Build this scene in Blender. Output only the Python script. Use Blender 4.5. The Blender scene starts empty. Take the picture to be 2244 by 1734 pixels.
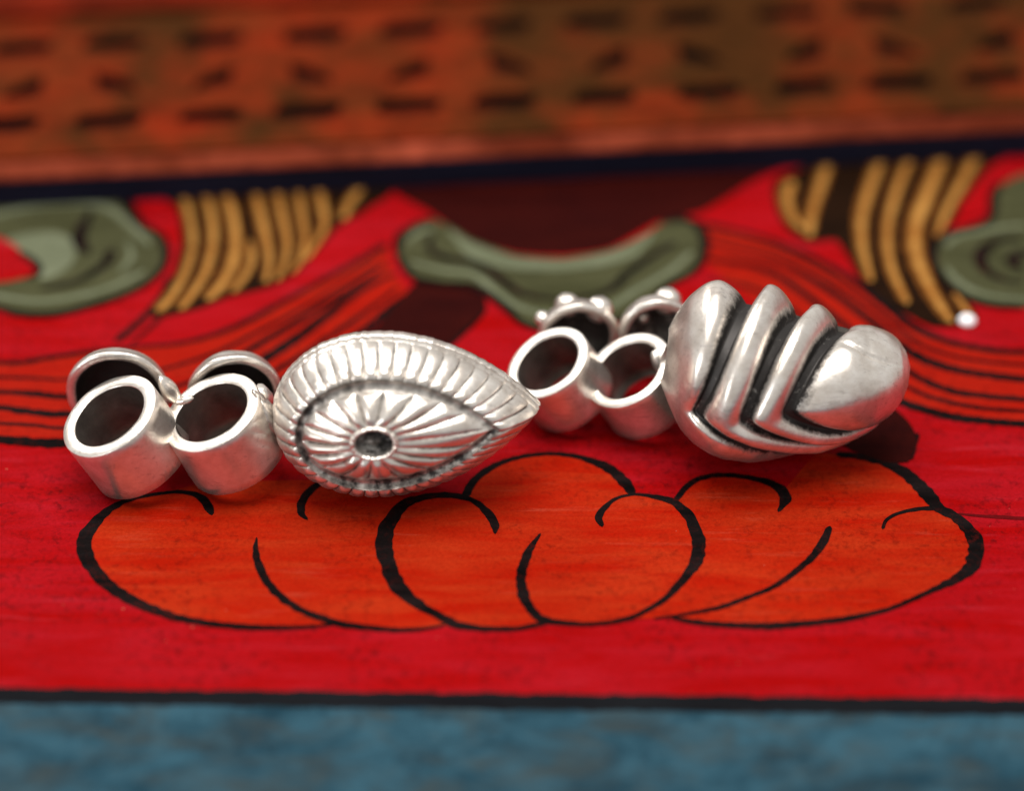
import bpy, math, random
import numpy as np
from mathutils import Vector
from mathutils.geometry import tessellate_polygon

# ------------------------------------------------------------------ camera, world, light
ELEV = math.radians(40.0)
SE, CE = math.sin(ELEV), math.cos(ELEV)
MM = 0.001
DIST = 180.0                      # mm from the lens to the middle of the table top

scene = bpy.context.scene
C = scene.collection
cam_data = bpy.data.cameras.new('camera')
cam = bpy.data.objects.new('camera', cam_data)
C.objects.link(cam)
cam.location = (0, -DIST * CE * MM, DIST * SE * MM)
cam.rotation_euler = (math.pi / 2 - ELEV, 0, 0)
cam_data.sensor_width = 36.0
cam_data.sensor_fit = 'HORIZONTAL'
cam_data.lens = 120.0
cam_data.clip_start = 0.005
cam_data.clip_end = 10.0
cam_data.dof.use_dof = True
cam_data.dof.focus_distance = (DIST - 7.5) * MM
cam_data.dof.aperture_fstop = 14.0
scene.camera = cam

world = bpy.data.worlds.new('World')
scene.world = world
world.use_nodes = True
bg = world.node_tree.nodes['Background']
bg.inputs['Color'].default_value = (1.0, 0.985, 0.96, 1)
bg.inputs['Strength'].default_value = 0.52


def area_lamp(name, loc, aim, size, power, color):
    d = bpy.data.lights.new(name, 'AREA')
    d.shape = 'RECTANGLE'
    d.size, d.size_y = size[0] * MM, size[1] * MM
    d.energy = power
    d.color = color
    o = bpy.data.objects.new(name, d)
    C.objects.link(o)
    o.location = Vector(loc) * MM
    o.rotation_euler = (Vector(aim) - Vector(loc)).to_track_quat('-Z', 'Y').to_euler()
    return o


area_lamp('ceiling_light', (-10, 20, 420), (0, 0, 0), (320, 260), 2.7, (1.0, 0.97, 0.93))
area_lamp('added_rim_light', (-210, 265, 220), (0, 0, 0), (130, 130), 0.5, (1.0, 0.98, 0.95))  # unseen area light added at back left to whiten the tube rims
area_lamp('window_light', (-330, -260, 150), (0, 0, 0), (90, 130), 0.45, (0.96, 0.98, 1.0))

scene.view_settings.view_transform = 'Standard'
scene.view_settings.look = 'None'
scene.view_settings.exposure = 0.0
scene.view_settings.gamma = 1.0
scene.view_settings.use_curve_mapping = False
scene.cycles.max_bounces = 10
scene.cycles.use_denoising = True

# painted motifs on the table top, in mm (x, y[, brush width])
STROKES = {
  'cloud_outline': [
    [(-17.74,-7.74,0.25),(-19.37,-8.22,0.3),(-20.38,-8.99,0.47),(-21.1,-10.14,0.64),(-21.46,-11.37,0.76),(-21.29,-12.41,0.78),(-20.51,-13.95,0.72),(-19.23,-15.3,0.64),(-17.76,-16.3,0.58),(-16.33,-16.97,0.5),(-14.7,-17.38,0.42),(-12.85,-17.63,0.42),(-10.68,-17.66,0.3),(-8.74,-17.46,0.17)],
    [(-18.45,-7.92,0.19),(-17.03,-7.68,0.28),(-15.93,-8.01,0.42),(-15.42,-8.81,0.5),(-15.18,-9.47,0.22)],
    [(-12.83,-11.1,0.08),(-12.81,-12.23,0.33),(-12.52,-13.44,0.42),(-11.99,-14.63,0.44),(-11.24,-15.64,0.44),(-10.28,-16.47,0.42),(-9.22,-17.05,0.47),(-8.17,-17.46,0.47),(-6.68,-17.71,0.36),(-5.53,-17.83,0.33),(-4.39,-17.76,0.25),(-3.25,-17.46,0.17)],
    [(-10.33,-9.82,0.14),(-10.68,-9.26,0.36),(-10.66,-8.37,0.44),(-10.22,-7.47,0.44),(-9.54,-6.74,0.36),(-8.47,-6.2,0.19)],
    [(-4.7,-8.1,0.42),(-5.29,-8.45,0.64),(-5.87,-9.26,0.69),(-6.36,-10.67,0.83),(-6.38,-12.06,0.86),(-6.05,-13.61,0.83),(-5.49,-14.96,0.8),(-4.66,-15.97,0.62),(-3.72,-16.72,0.5),(-2.68,-17.46,0.55),(-1.53,-17.71,0.39),(-0,-17.76,0.35),(0.8,-17.6,0.33),(1.72,-17.3,0.3)],
    [(-5.29,-8.45,0.5),(-4.23,-8.01,0.47),(-3.04,-7.97,0.42),(-1.96,-8.37,0.36),(-1.24,-9.26,0.46),(-0.88,-10.14,0.44),(-0.85,-10.88,0.14)],
    [(-2.38,-8.1,0.47),(-2.09,-7.11,0.42),(-1.49,-6.2,0.42),(-0.65,-5.47,0.36),(0,-5.14,0.33),(0.97,-4.82,0.3),(2.42,-4.73,0.3),(3.75,-5.1,0.42),(4.94,-5.83,0.62),(5.76,-6.93,0.62),(6.19,-7.92,0.47)],
    [(4.55,-10.35,0.17),(4.39,-9.61,0.42),(4.76,-8.81,0.3),(5.37,-8.15,0.21),(6.33,-7.88,0.21),(7.4,-8.1,0.35),(8.22,-8.49,0.48),(8.9,-9.43,0.58),(9.26,-10.67,0.66),(9.35,-11.89,0.69),(9.1,-13.09,0.62),(8.35,-14.46,0.44),(7.5,-15.64,0.36),(6.67,-16.39,0.3),(5.73,-17,0.35),(4.35,-17.38,0.28),(2.86,-17.38,0.35),(1.6,-17.13,0.5),(0.98,-16.47,0.5),(0.52,-15.13,0.55),(0.47,-13.78,0.5),(0.82,-12.23,0.42),(1.44,-10.81,0.11)],
    [(8.28,-8.4,0.3),(8.86,-7.38,0.35),(9.61,-6.65,0.35),(10.82,-6.38,0.36),(12.02,-6.56,0.36),(13.08,-6.93,0.48),(13.76,-7.56,0.62),(13.89,-8.28,0.55),(13.48,-9.22,0.14)],
    [(16.04,-10.28,0.28),(15.65,-11.37,0.46),(14.98,-12.58,0.39),(13.96,-13.78,0.35),(12.86,-14.8,0.3),(11.54,-15.55,0.28),(10.36,-16.17,0.3),(9.54,-16.44,0.28),(8.5,-16.72,0.21),(6.88,-17.05,0.14)],
    [(16.71,-4.77,0.42),(17.91,-4.92,0.5),(19.32,-5.47,0.64),(20.43,-6.56,0.76),(21.15,-7.83,0.83),(21.65,-8.9,0.64),(22.52,-9.7,0.62),(23.11,-10.84,0.76),(23.24,-11.89,0.8),(22.86,-13.27,0.76),(22.08,-14.12,0.55),(20.83,-14.96,0.35),(19.61,-15.72,0.28),(18.4,-16.39,0.3),(16.63,-16.97,0.39),(14.89,-17.3,0.42),(12.58,-17.55,0.48),(10.3,-17.46,0.39),(8.71,-17.22,0.35),(7.8,-16.97,0.19)],
    [(18.66,-10.53,0.17),(18.95,-9.79,0.21),(19.71,-9.26,0.21),(20.69,-8.99,0.3),(21.76,-8.94,0.36)],
    [(21.08,-3.06,0.3),(20.84,-3.99,0.33),(20.55,-5.19,0.25)],
  ],
  'faded_stroke': [
    [(22.55,-9.34,0.12),(23.72,-9.52,0.2),(24.9,-9.61,0.27),(25.88,-9.7,0.22),(27.25,-9.75,0.12)],
  ],
  'streamer_outline': [
    [(-31.08,2.86,0.32),(-27.31,2.71,0.36),(-26.06,2.75,0.39),(-24.85,3.1,0.39),(-22.4,3.65,0.32),(-19.92,4.05,0.27),(-18.05,4.29,0.29),(-16.21,4.99,0.36),(-14.27,6.3,0.43),(-12.57,7.83,0.39),(-10.98,9.28,0.39),(-9.24,10.85,0.43),(-7.85,12.12,0.5),(-6.97,13.14,0.54)],
    [(-30.77,0.46,0.32),(-27.03,0.27,0.36),(-25.16,0.12,0.47),(-23.4,-0.13,0.43),(-19.59,0.08,0.25),(-15.99,1.73,0.32),(-13.88,3.99,0.43),(-11.84,6,0.47),(-9.41,8.55,0.39),(-8.04,10.01,0.32),(-6.93,11.48,0.25)],
    [(-30.62,-0.69,0.36),(-26.88,-1.01,0.43),(-25.62,-1.28,0.5),(-23.26,-1.55,0.54),(-18.89,-0.97,0.36),(-15.32,0.95,0.47),(-12.96,3.3,0.65),(-11.18,5.29,0.65),(-9.01,8.14,0.54),(-7.52,9.69,0.39),(-6.38,10.43,0.25)],
    [(-30.28,-3.24,0.54),(-26.59,-3.58,0.65),(-23.15,-3.84,0.72),(-18.12,-2.87,0.54),(-13.41,0.17,0.47),(-9.84,3.59,0.47),(-7.9,5.59,0.5),(-6.44,7.73,0.43),(-5.44,8.86,0.25)],
    [(-21.34,4.49,0.47),(-20.11,6.3,0.43),(-19.13,8.35,0.47),(-18.63,10.22,0.54)],
    [(-20.44,4.29,0.14),(-19.55,5.69,0.25),(-18.66,7.32,0.22)],
    [(10.26,15.12,0.39),(11.82,14.58,0.36),(13.74,13.82,0.32),(15.63,12.64,0.39),(17.48,11.11,0.47),(19.03,9.44,0.54),(20.42,7.58,0.61),(21.55,5.95,0.61),(22.72,4.94,0.54),(23.92,4.3,0.47),(25.75,3.75,0.47),(27.41,3.59,0.43),(31.35,3.39,0.36)],
    [(10.46,13.5,0.22),(12.38,12.64,0.29),(14.66,11.58,0.39),(16.73,9.69,0.54),(18.15,8.03,0.5),(19.76,5.79,0.54),(21.22,3.75,0.65),(22.5,2.64,0.65),(24.3,1.91,0.54),(27.15,1.31,0.54),(31.02,0.84,0.47)],
    [(10.78,11.79,0.32),(12.95,11.26,0.43),(14.58,10.31,0.47),(16.14,8.44,0.47),(18.34,5.39,0.43),(21.07,1.97,0.47),(22.92,0.5,0.47),(24.72,-0.02,0.43),(26.96,-0.35,0.43),(30.81,-0.69,0.39)],
    [(-1.39,7.32,0.18),(-2.08,6.16,0.39),(-2.83,5.05,0.43),(-3.69,3.77,0.32)],
    [(-30.93,1.73,0.14),(-27.17,1.49,0.22),(-25.3,1.41,0.22),(-23.54,1.3,0.18),(-19.73,1.73,0.18),(-16.1,3.4,0.25),(-13.95,5.09,0.25),(-11.77,7.01,0.25),(-9.44,9.38,0.22),(-7.57,11.27,0.18)],
    [(-30.43,-2.11,0.18),(-26.74,-2.3,0.22),(-24.88,-2.45,0.25),(-23.15,-2.64,0.22),(-18.2,-1.92,0.22),(-14.65,0.17,0.29),(-11.69,2.9,0.32),(-9.65,5.09,0.32),(-7.7,7.32,0.29),(-6.22,9.17,0.18)],
    [(10.69,9.9,0.14),(12.85,9.27,0.25),(14.69,7.82,0.29),(17.61,4.18,0.25),(20.95,0.65,0.25),(22.82,-0.5,0.29),(24.61,-1.04,0.29),(26.85,-1.31,0.25),(30.69,-1.65,0.22)],
    [(10.63,14.36,0.11),(12.43,13.67,0.18),(14.72,12.68,0.22),(16.81,10.84,0.25),(18.35,8.96,0.25),(19.86,7.01,0.29),(21.44,4.78,0.29),(22.61,3.75,0.25),(24.41,2.99,0.22),(27.29,2.5,0.22),(31.19,2.21,0.22)],
    [(19.78,0.07,0.47),(20.71,-0.69,0.57),(22.71,-1.65,0.61),(24.51,-2.06,0.54),(26.73,-2.33,0.5),(30.56,-2.59,0.47)],
  ],
  'green_cloud_outline': [
    [(-22.45,18.44,0.9),(-21.7,16.66,0.72),(-20.83,14.91,0.54),(-19.69,13.87,0.43),(-19.22,12.54,0.47),(-19.3,10.85,0.39),(-20.35,9.17,0.36),(-22.16,7.89,0.39),(-24.6,6.83,0.43),(-26.5,6.75,0.43),(-27.84,7.28,0.36),(-29.85,8.1,0.29)],
    [(-23.64,16.22,0.25),(-24.07,14.48,0.72),(-24.08,13.18,0.79),(-23.45,12.12,0.43)],
    [(-22.22,12.54,0.54),(-22.41,11.37,0.61),(-23.27,10.22,0.47),(-24.48,9.38,0.36),(-25.85,8.97,0.22)],
    [(-27.38,12.33,0.36),(-26.35,11.27,0.47),(-26.07,10.43,0.39),(-26.72,9.9,0.18)],
    [(-6.34,12.09,0.36),(-6.28,13.58,0.5),(-5.44,14.75,0.43),(-4.27,15.4,0.32)],
    [(8.37,15.06,0.36),(9.69,15.32,0.5),(10.62,14.23,0.57),(10.67,12.3,0.5),(9.97,10.52,0.36),(8.43,9.19,0.32),(7.35,7.62,0.36),(5.27,5.99,0.36),(2.73,5.38,0.32),(0.71,5.91,0.36),(-0.56,7.62,0.43),(-2.11,9.19,0.5),(-3.91,9.48,0.43),(-5.47,10.1,0.39),(-6.34,11.96,0.36)],
    [(-4.38,14.01,0.22),(-4.61,12.73,0.36),(-3.82,11.87,0.5),(-1.86,11.11,0.43),(-0.57,9.77,0.57),(0.72,8.52,0.36),(2.76,8.11,0.25),(5.08,8.73,0.36),(6.4,10.4,0.5),(7.74,11.87,0.43),(9.09,13.15,0.32)],
    [(27.77,18.77,0.47),(27.22,17.43,0.5),(27,15.67,0.47),(26.14,14.75,0.43),(24.5,14.1,0.39),(23.7,13.24,0.47),(23.32,12,0.47),(23.42,10.69,0.39),(23.92,9.44,0.36),(24.82,8.19,0.32),(26.15,7.54,0.32),(27.85,7.37,0.29)],
    [(28.55,13.5,0.32),(27.04,13.28,0.54),(26.01,12.21,0.79),(26,10.94,0.65),(26.8,9.9,0.36),(28.09,9.48,0.25)],
    [(29.26,12.21,0.47),(28.08,12.11,0.61),(27.6,11.37,0.61),(28.18,10.73,0.47)],
  ],
  'gold_stripe': [
    [(-18.9,18.22,0.53),(-18.29,16.22,0.58),(-17.82,13.4,0.58),(-17.97,10.85,0.58),(-18.57,8.55,0.73),(-19.28,7.01,0.75)],
    [(-17.64,18.22,0.61),(-17.04,16.22,0.68),(-16.68,13.4,0.7),(-16.87,10.85,0.75),(-17.38,8.97,0.7),(-18.08,7.22,0.68)],
    [(-16.51,18.22,0.68),(-15.85,16.22,0.8),(-15.43,13.4,0.85),(-15.52,11.06,0.97),(-15.99,9.38,0.92),(-16.67,8.04,0.73)],
    [(-14.66,13.4,0.36),(-14.44,11.9,0.61),(-14.64,10.43,0.63),(-15.31,8.76,0.56)],
    [(-14.72,18.44,0.61),(-14.26,16.22,0.73),(-13.8,13.83,0.75),(-13.48,11.69,0.56),(-13.56,9.59,0.48)],
    [(-13.45,18.44,0.61),(-12.98,15.78,0.68),(-12.57,13.4,0.61),(-12.58,11.69,0.53),(-12.93,9.8,0.44)],
    [(-12.25,18.44,0.53),(-11.86,15.78,0.61),(-11.59,13.61,0.53),(-11.73,11.69,0.48),(-12.19,10.43,0.36)],
    [(-11.12,18.44,0.68),(-10.7,16.44,0.73),(-10.56,14.69,0.61),(-11.01,12.97,0.48),(-11.47,11.69,0.31)],
    [(-8.59,18.44,0.73),(-9.2,16.88,0.73),(-9.54,15.35,0.53)],
    [(15.9,18.99,0.97),(15.54,17.43,0.85),(15.69,15.67,0.73),(16.27,14.36,0.48)],
    [(18.2,21.26,0.85),(17.46,18.32,0.8),(16.81,15.67,0.78),(16.55,13.71,0.61)],
    [(21.49,21.95,0.8),(20.51,18.99,0.85),(19.65,15.67,0.85),(19.44,13.07,0.8),(19.55,11.16,0.65),(19.69,9.69,0.48)],
    [(23.11,21.95,0.73),(22.03,18.77,0.78),(21.15,15.45,0.73),(20.84,12.64,0.75),(20.97,10.31,0.73),(21.51,7.72,0.61)],
    [(25.03,22.18,0.97),(23.72,18.32,1.07),(22.6,14.8,1.11),(22.37,12.21,1.11),(22.72,9.69,1.04),(23.23,7.62,0.92),(23.72,6.09,0.61)],
    [(26.9,21.95,0.85),(25.56,18.77,0.8),(24.44,16.11,0.65),(23.65,13.71,0.48)],
    [(24.1,8.65,0.36),(24.55,7.41,0.56),(24.84,6.5,0.48)],
  ],
  'gold_stripe_core': [
    [(-18.84,18.22,0.24),(-18.23,16.22,0.27),(-17.76,13.4,0.27),(-17.91,10.85,0.27),(-18.51,8.55,0.34),(-19.22,7.01,0.35)],
    [(-17.58,18.22,0.28),(-16.98,16.22,0.31),(-16.62,13.4,0.32),(-16.81,10.85,0.35),(-17.32,8.97,0.32),(-18.02,7.22,0.31)],
    [(-16.45,18.22,0.31),(-15.79,16.22,0.37),(-15.37,13.4,0.39),(-15.46,11.06,0.45),(-15.93,9.38,0.42),(-16.61,8.04,0.34)],
    [(-14.6,13.4,0.17),(-14.38,11.9,0.28),(-14.58,10.43,0.29),(-15.25,8.76,0.26)],
    [(-14.66,18.44,0.28),(-14.2,16.22,0.34),(-13.74,13.83,0.35),(-13.42,11.69,0.26),(-13.5,9.59,0.22)],
    [(-13.39,18.44,0.28),(-12.92,15.78,0.31),(-12.51,13.4,0.28),(-12.52,11.69,0.24),(-12.87,9.8,0.2)],
    [(-12.19,18.44,0.24),(-11.8,15.78,0.28),(-11.53,13.61,0.24),(-11.67,11.69,0.22),(-12.13,10.43,0.17)],
    [(-11.06,18.44,0.31),(-10.64,16.44,0.34),(-10.5,14.69,0.28),(-10.95,12.97,0.22),(-11.41,11.69,0.14)],
    [(-8.53,18.44,0.34),(-9.14,16.88,0.34),(-9.48,15.35,0.24)],
    [(15.96,18.99,0.45),(15.6,17.43,0.39),(15.75,15.67,0.34),(16.33,14.36,0.22)],
    [(18.26,21.26,0.39),(17.52,18.32,0.37),(16.87,15.67,0.36),(16.61,13.71,0.28)],
    [(21.55,21.95,0.37),(20.57,18.99,0.39),(19.71,15.67,0.39),(19.5,13.07,0.37),(19.61,11.16,0.3),(19.75,9.69,0.22)],
    [(23.17,21.95,0.34),(22.09,18.77,0.36),(21.21,15.45,0.34),(20.9,12.64,0.35),(21.03,10.31,0.34),(21.57,7.72,0.28)],
    [(25.09,22.18,0.45),(23.78,18.32,0.49),(22.66,14.8,0.51),(22.43,12.21,0.51),(22.78,9.69,0.48),(23.29,7.62,0.42),(23.78,6.09,0.28)],
    [(26.96,21.95,0.39),(25.62,18.77,0.37),(24.5,16.11,0.3),(23.71,13.71,0.22)],
    [(24.16,8.65,0.17),(24.61,7.41,0.26),(24.9,6.5,0.22)],
  ],
  'green_band': [
    [(-30.05,15.13,0.37),(-27.81,16.22,0.49),(-25.22,16.77,0.54),(-22.94,16.44,0.54),(-21.33,14.69,0.44),(-20.14,12.97,0.37)],
    [(-20.21,10.64,0.25),(-21.65,9.38,0.42),(-23.73,8.35,0.44),(-25.99,7.93,0.42),(-28.62,8.55,0.32)],
    [(-21.48,13.4,0.2),(-21.09,11.9,0.32),(-21.61,10.43,0.25)],
    [(-5.63,11.45,0.2),(-3.93,10.69,0.4),(-2.12,10.27,0.44),(-0.82,8.73,0.4),(0.71,7.21,0.4),(2.75,6.8,0.4),(5.05,7.29,0.44),(6.88,8.94,0.4),(8.73,10.61,0.44),(9.97,12.3,0.25)],
    [(-5.8,13.15,0.2),(-5.29,14.01,0.35),(-4.38,14.53,0.25)],
    [(24.12,12.85,0.2),(24.86,13.71,0.37),(26.21,14.15,0.42),(27.57,14.58,0.37),(28.9,14.69,0.25)],
    [(23.93,10.94,0.22),(24.46,9.69,0.4),(25.51,8.65,0.42),(26.87,8.24,0.37),(28.76,8.03,0.25)],
  ],
}
FILLS = {
  'cloud_fill': [
    [(-18.44,-8.01),(-20.27,-8.9),(-21.1,-10.14),(-21.48,-11.37),(-21.3,-12.41),(-20.51,-13.95),(-19.23,-15.3),(-17.76,-16.3),(-16.33,-16.97),(-14.7,-17.38),(-12.86,-17.6),(-10.68,-17.63),(-8.74,-17.46),(-6.68,-17.66),(-4.96,-17.76),(-3.25,-17.55),(-1.53,-17.66),(-0,-17.73),(1.37,-17.46),(2.86,-17.38),(4.35,-17.35),(5.73,-17.05),(7.91,-17),(9.16,-17.27),(11.44,-17.46),(12.58,-17.51),(14.89,-17.27),(16.63,-16.94),(18.4,-16.35),(19.61,-15.69),(20.84,-14.93),(22.08,-14.12),(22.86,-13.27),(23.24,-11.89),(23.11,-10.84),(22.52,-9.7),(21.65,-8.9),(21.15,-7.83),(20.43,-6.56),(19.32,-5.47),(17.91,-4.92),(15.75,-4.73),(14.15,-7.11),(13.76,-7.56),(13.08,-6.93),(12.02,-6.56),(10.82,-6.38),(9.61,-6.65),(8.86,-7.38),(8.29,-8.37),(7.4,-8.1),(6.21,-7.92),(5.76,-6.93),(4.94,-5.83),(3.75,-5.1),(2.42,-4.73),(0.97,-4.82),(0,-5.19),(-0.65,-5.47),(-1.49,-6.2),(-2.09,-7.11),(-2.38,-8.01),(-3.04,-7.97),(-4.23,-8.01),(-5.3,-8.37),(-7.01,-6.74),(-9.54,-6.74),(-15.41,-6.93)],
  ],
  'streamer': [
    [(-31.09,2.9),(-27.31,2.71),(-26.06,2.75),(-24.85,3.1),(-22.4,3.65),(-19.92,4.05),(-18.05,4.29),(-16.21,4.99),(-14.27,6.3),(-12.57,7.83),(-10.98,9.28),(-9.24,10.85),(-7.85,12.12),(-6.97,13.14),(-6.8,11.69),(-6.37,10.22),(-5.63,8.76),(-6.18,7.52),(-7.89,5.29),(-9.84,3.5),(-12.84,0.95),(-18.21,-1.74),(-22.92,-3.71),(-26.6,-3.52),(-30.27,-3.33)],
    [(10.39,15.01),(11.82,14.58),(13.74,13.82),(15.63,12.64),(17.48,11.16),(19.03,9.48),(20.42,7.62),(21.55,5.99),(22.72,4.98),(23.92,4.34),(25.75,3.79),(27.41,3.59),(31.35,3.39),(30.56,-2.59),(26.73,-2.31),(24.51,-2.06),(22.71,-1.65),(20.71,-0.69),(17.45,2.01),(13.99,6.8),(10.64,11.58)],
  ],
  'green_cloud': [
    [(-32.74,15.57),(-29.07,17.99),(-25.76,18.22),(-22.43,18.22),(-21.7,16.66),(-20.83,14.91),(-19.69,13.83),(-19.22,12.54),(-19.3,10.85),(-20.35,9.17),(-22.16,7.89),(-24.61,6.87),(-26.51,6.79),(-27.84,7.32),(-29.85,8.14),(-32.04,10.22)],
    [(-6.34,12.09),(-6.2,13.58),(-5.44,14.66),(-4.27,15.23),(-3.33,14.53),(-2.14,13.37),(0.21,12.09),(2.8,11.79),(5.42,12.51),(7.28,13.8),(8.36,14.88),(9.69,15.23),(10.57,14.23),(10.62,12.3),(9.97,10.61),(8.43,9.27),(7.35,7.7),(5.28,6.07),(2.73,5.46),(0.71,5.99),(-0.56,7.7),(-2.11,9.27),(-3.91,9.56),(-5.47,10.19)],
    [(23.32,12),(23.7,13.28),(24.51,14.15),(26.15,14.8),(26.97,15.67),(27.22,17.43),(28.03,18.77),(29.47,19.67),(32.76,19.22),(32.51,12.21),(30.68,8.03),(27.85,7.41),(26.16,7.58),(24.82,8.24),(23.92,9.48),(23.4,10.73)],
  ],
  'green_cloud_highlight': [
    [(-28.28,13.4),(-27.04,14.04),(-25.48,14.15),(-24.49,13.4),(-24.17,12.12),(-24.39,11.06),(-25.08,10.22),(-25.87,9.8),(-26.09,10.64),(-26.81,11.9)],
    [(-3.59,14.36),(-2.14,13.07),(0.21,11.79),(2.8,11.45),(5.41,12.21),(7.94,14.1),(6.97,12.09),(5.13,11.11),(2.53,10.61),(-0.31,10.82),(-2.39,11.87)],
  ],
  'red_dot': [
    [(-21.17,16.66),(-21.02,17.22),(-20.37,17.44),(-19.55,17.11),(-19.23,16.44),(-19.37,15.67),(-19.94,15.35),(-20.63,15.67)],
    [(-31.29,14.48),(-28.56,13.61),(-27.71,12.97),(-26.72,11.69),(-26.22,10.64),(-26.67,10.01),(-28.1,9.55),(-30.7,9.8)],
    [(27.4,20.35),(28.42,21.03),(29.2,20.8),(28.35,19.22),(27.22,17.43),(26.52,15.78),(25.44,15.56),(25.1,16.11),(26.1,18.1)],
  ],
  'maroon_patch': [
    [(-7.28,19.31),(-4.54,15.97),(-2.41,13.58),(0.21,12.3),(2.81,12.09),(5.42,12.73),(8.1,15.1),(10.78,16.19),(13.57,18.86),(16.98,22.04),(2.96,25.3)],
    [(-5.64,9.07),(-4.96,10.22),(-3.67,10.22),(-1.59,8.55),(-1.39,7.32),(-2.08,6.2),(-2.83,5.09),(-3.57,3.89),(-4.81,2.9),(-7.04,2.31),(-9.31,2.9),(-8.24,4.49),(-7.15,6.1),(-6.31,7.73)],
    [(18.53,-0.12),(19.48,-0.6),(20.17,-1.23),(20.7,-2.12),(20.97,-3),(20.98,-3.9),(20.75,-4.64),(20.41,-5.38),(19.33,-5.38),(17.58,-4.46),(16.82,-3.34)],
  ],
  'gold_ground': [
    [(-19.79,18.44),(-18.82,16.22),(-18.4,13.18),(-18.63,10.22),(-19.21,7.73),(-19.63,6.71),(-18.86,6.61),(-17.01,7.32),(-15.41,8.35),(-13.41,9.17),(-11.93,10.43),(-10.5,13.18),(-9.77,14.69),(-8.25,16.22),(-6.99,18.44)],
    [(15.11,19.22),(14.89,16.55),(15.36,14.58),(16.46,13.28),(18.04,13.5),(18.69,11.79),(19.08,10.1),(19.99,8.65),(21.02,7.21),(22.67,5.79),(23.94,5.79),(25.25,6.8),(24.37,8.86),(23.62,10.31),(23.28,12.21),(24.27,14.36),(25.54,16.55),(26.86,18.99),(28.17,21.26),(20.27,21.95)],
  ],
}
# black border line: far edge, near edge (left, right ends)
BORDER = [(-83.17, -20.89), (82.54, -23.42), (82.06, -24.66), (-82.8, -21.85)]
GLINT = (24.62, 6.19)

# ------------------------------------------------------------------ helpers
rng = random.Random(7)


def to_world(a, b, c):
    """a right, b up, c towards the viewer, for the pose the beads lie in (mm)"""
    return Vector((a, b * SE - c * CE, b * CE + c * SE))


def mesh_obj(name, verts, faces, mat, parent=None, smooth=True, origin=(0, 0, 0), attr=None):
    me = bpy.data.meshes.new(name)
    o = Vector(origin)
    me.from_pydata([tuple((Vector(v) - o) * MM) for v in verts], [], faces)
    me.update()
    if smooth:
        me.polygons.foreach_set('use_smooth', [True] * len(me.polygons))
    if attr is not None:
        at = me.attributes.new('patina', 'FLOAT', 'POINT')
        at.data.foreach_set('value', [float(x) for x in attr])
    if mat is not None:
        for m in (mat if isinstance(mat, (list, tuple)) else [mat]):
            me.materials.append(m)
    ob = bpy.data.objects.new(name, me)
    C.objects.link(ob)
    if parent is not None:
        ob.parent = parent
    else:
        ob.location = o * MM
    return ob


def empty(name, loc):
    e = bpy.data.objects.new(name, None)
    e.empty_display_size = 0.002
    C.objects.link(e)
    e.location = Vector(loc) * MM
    return e


def tag(o, label=None, cat=None, group=None, kind=None):
    if label: o['label'] = label
    if cat: o['category'] = cat
    if group: o['group'] = group
    if kind: o['kind'] = kind
    return o


def wob(seed):
    """smooth 1-d noise"""
    r = random.Random(seed)
    ph = [(r.uniform(0.4, 4.0), r.uniform(0, 6.28)) for _ in range(6)]
    return lambda t: sum(math.sin(f * t + p) for f, p in ph) / 6.0


def catmull(pts, step):
    """smooth an open line of tuples"""
    P = [np.array(p, float) for p in pts]
    P = [2 * P[0] - P[1]] + P + [2 * P[-1] - P[-2]]
    out = []
    for i in range(1, len(P) - 2):
        p0, p1, p2, p3 = P[i - 1], P[i], P[i + 1], P[i + 2]
        n = max(2, int(np.linalg.norm(p2[:2] - p1[:2]) / step))
        for k in range(n):
            t = k / n
            out.append(0.5 * ((2 * p1) + (-p0 + p2) * t + (2 * p0 - 5 * p1 + 4 * p2 - p3) * t * t + (-p0 + 3 * p1 - 3 * p2 + p3) * t ** 3))
    out.append(P[-2])
    return out


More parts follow.
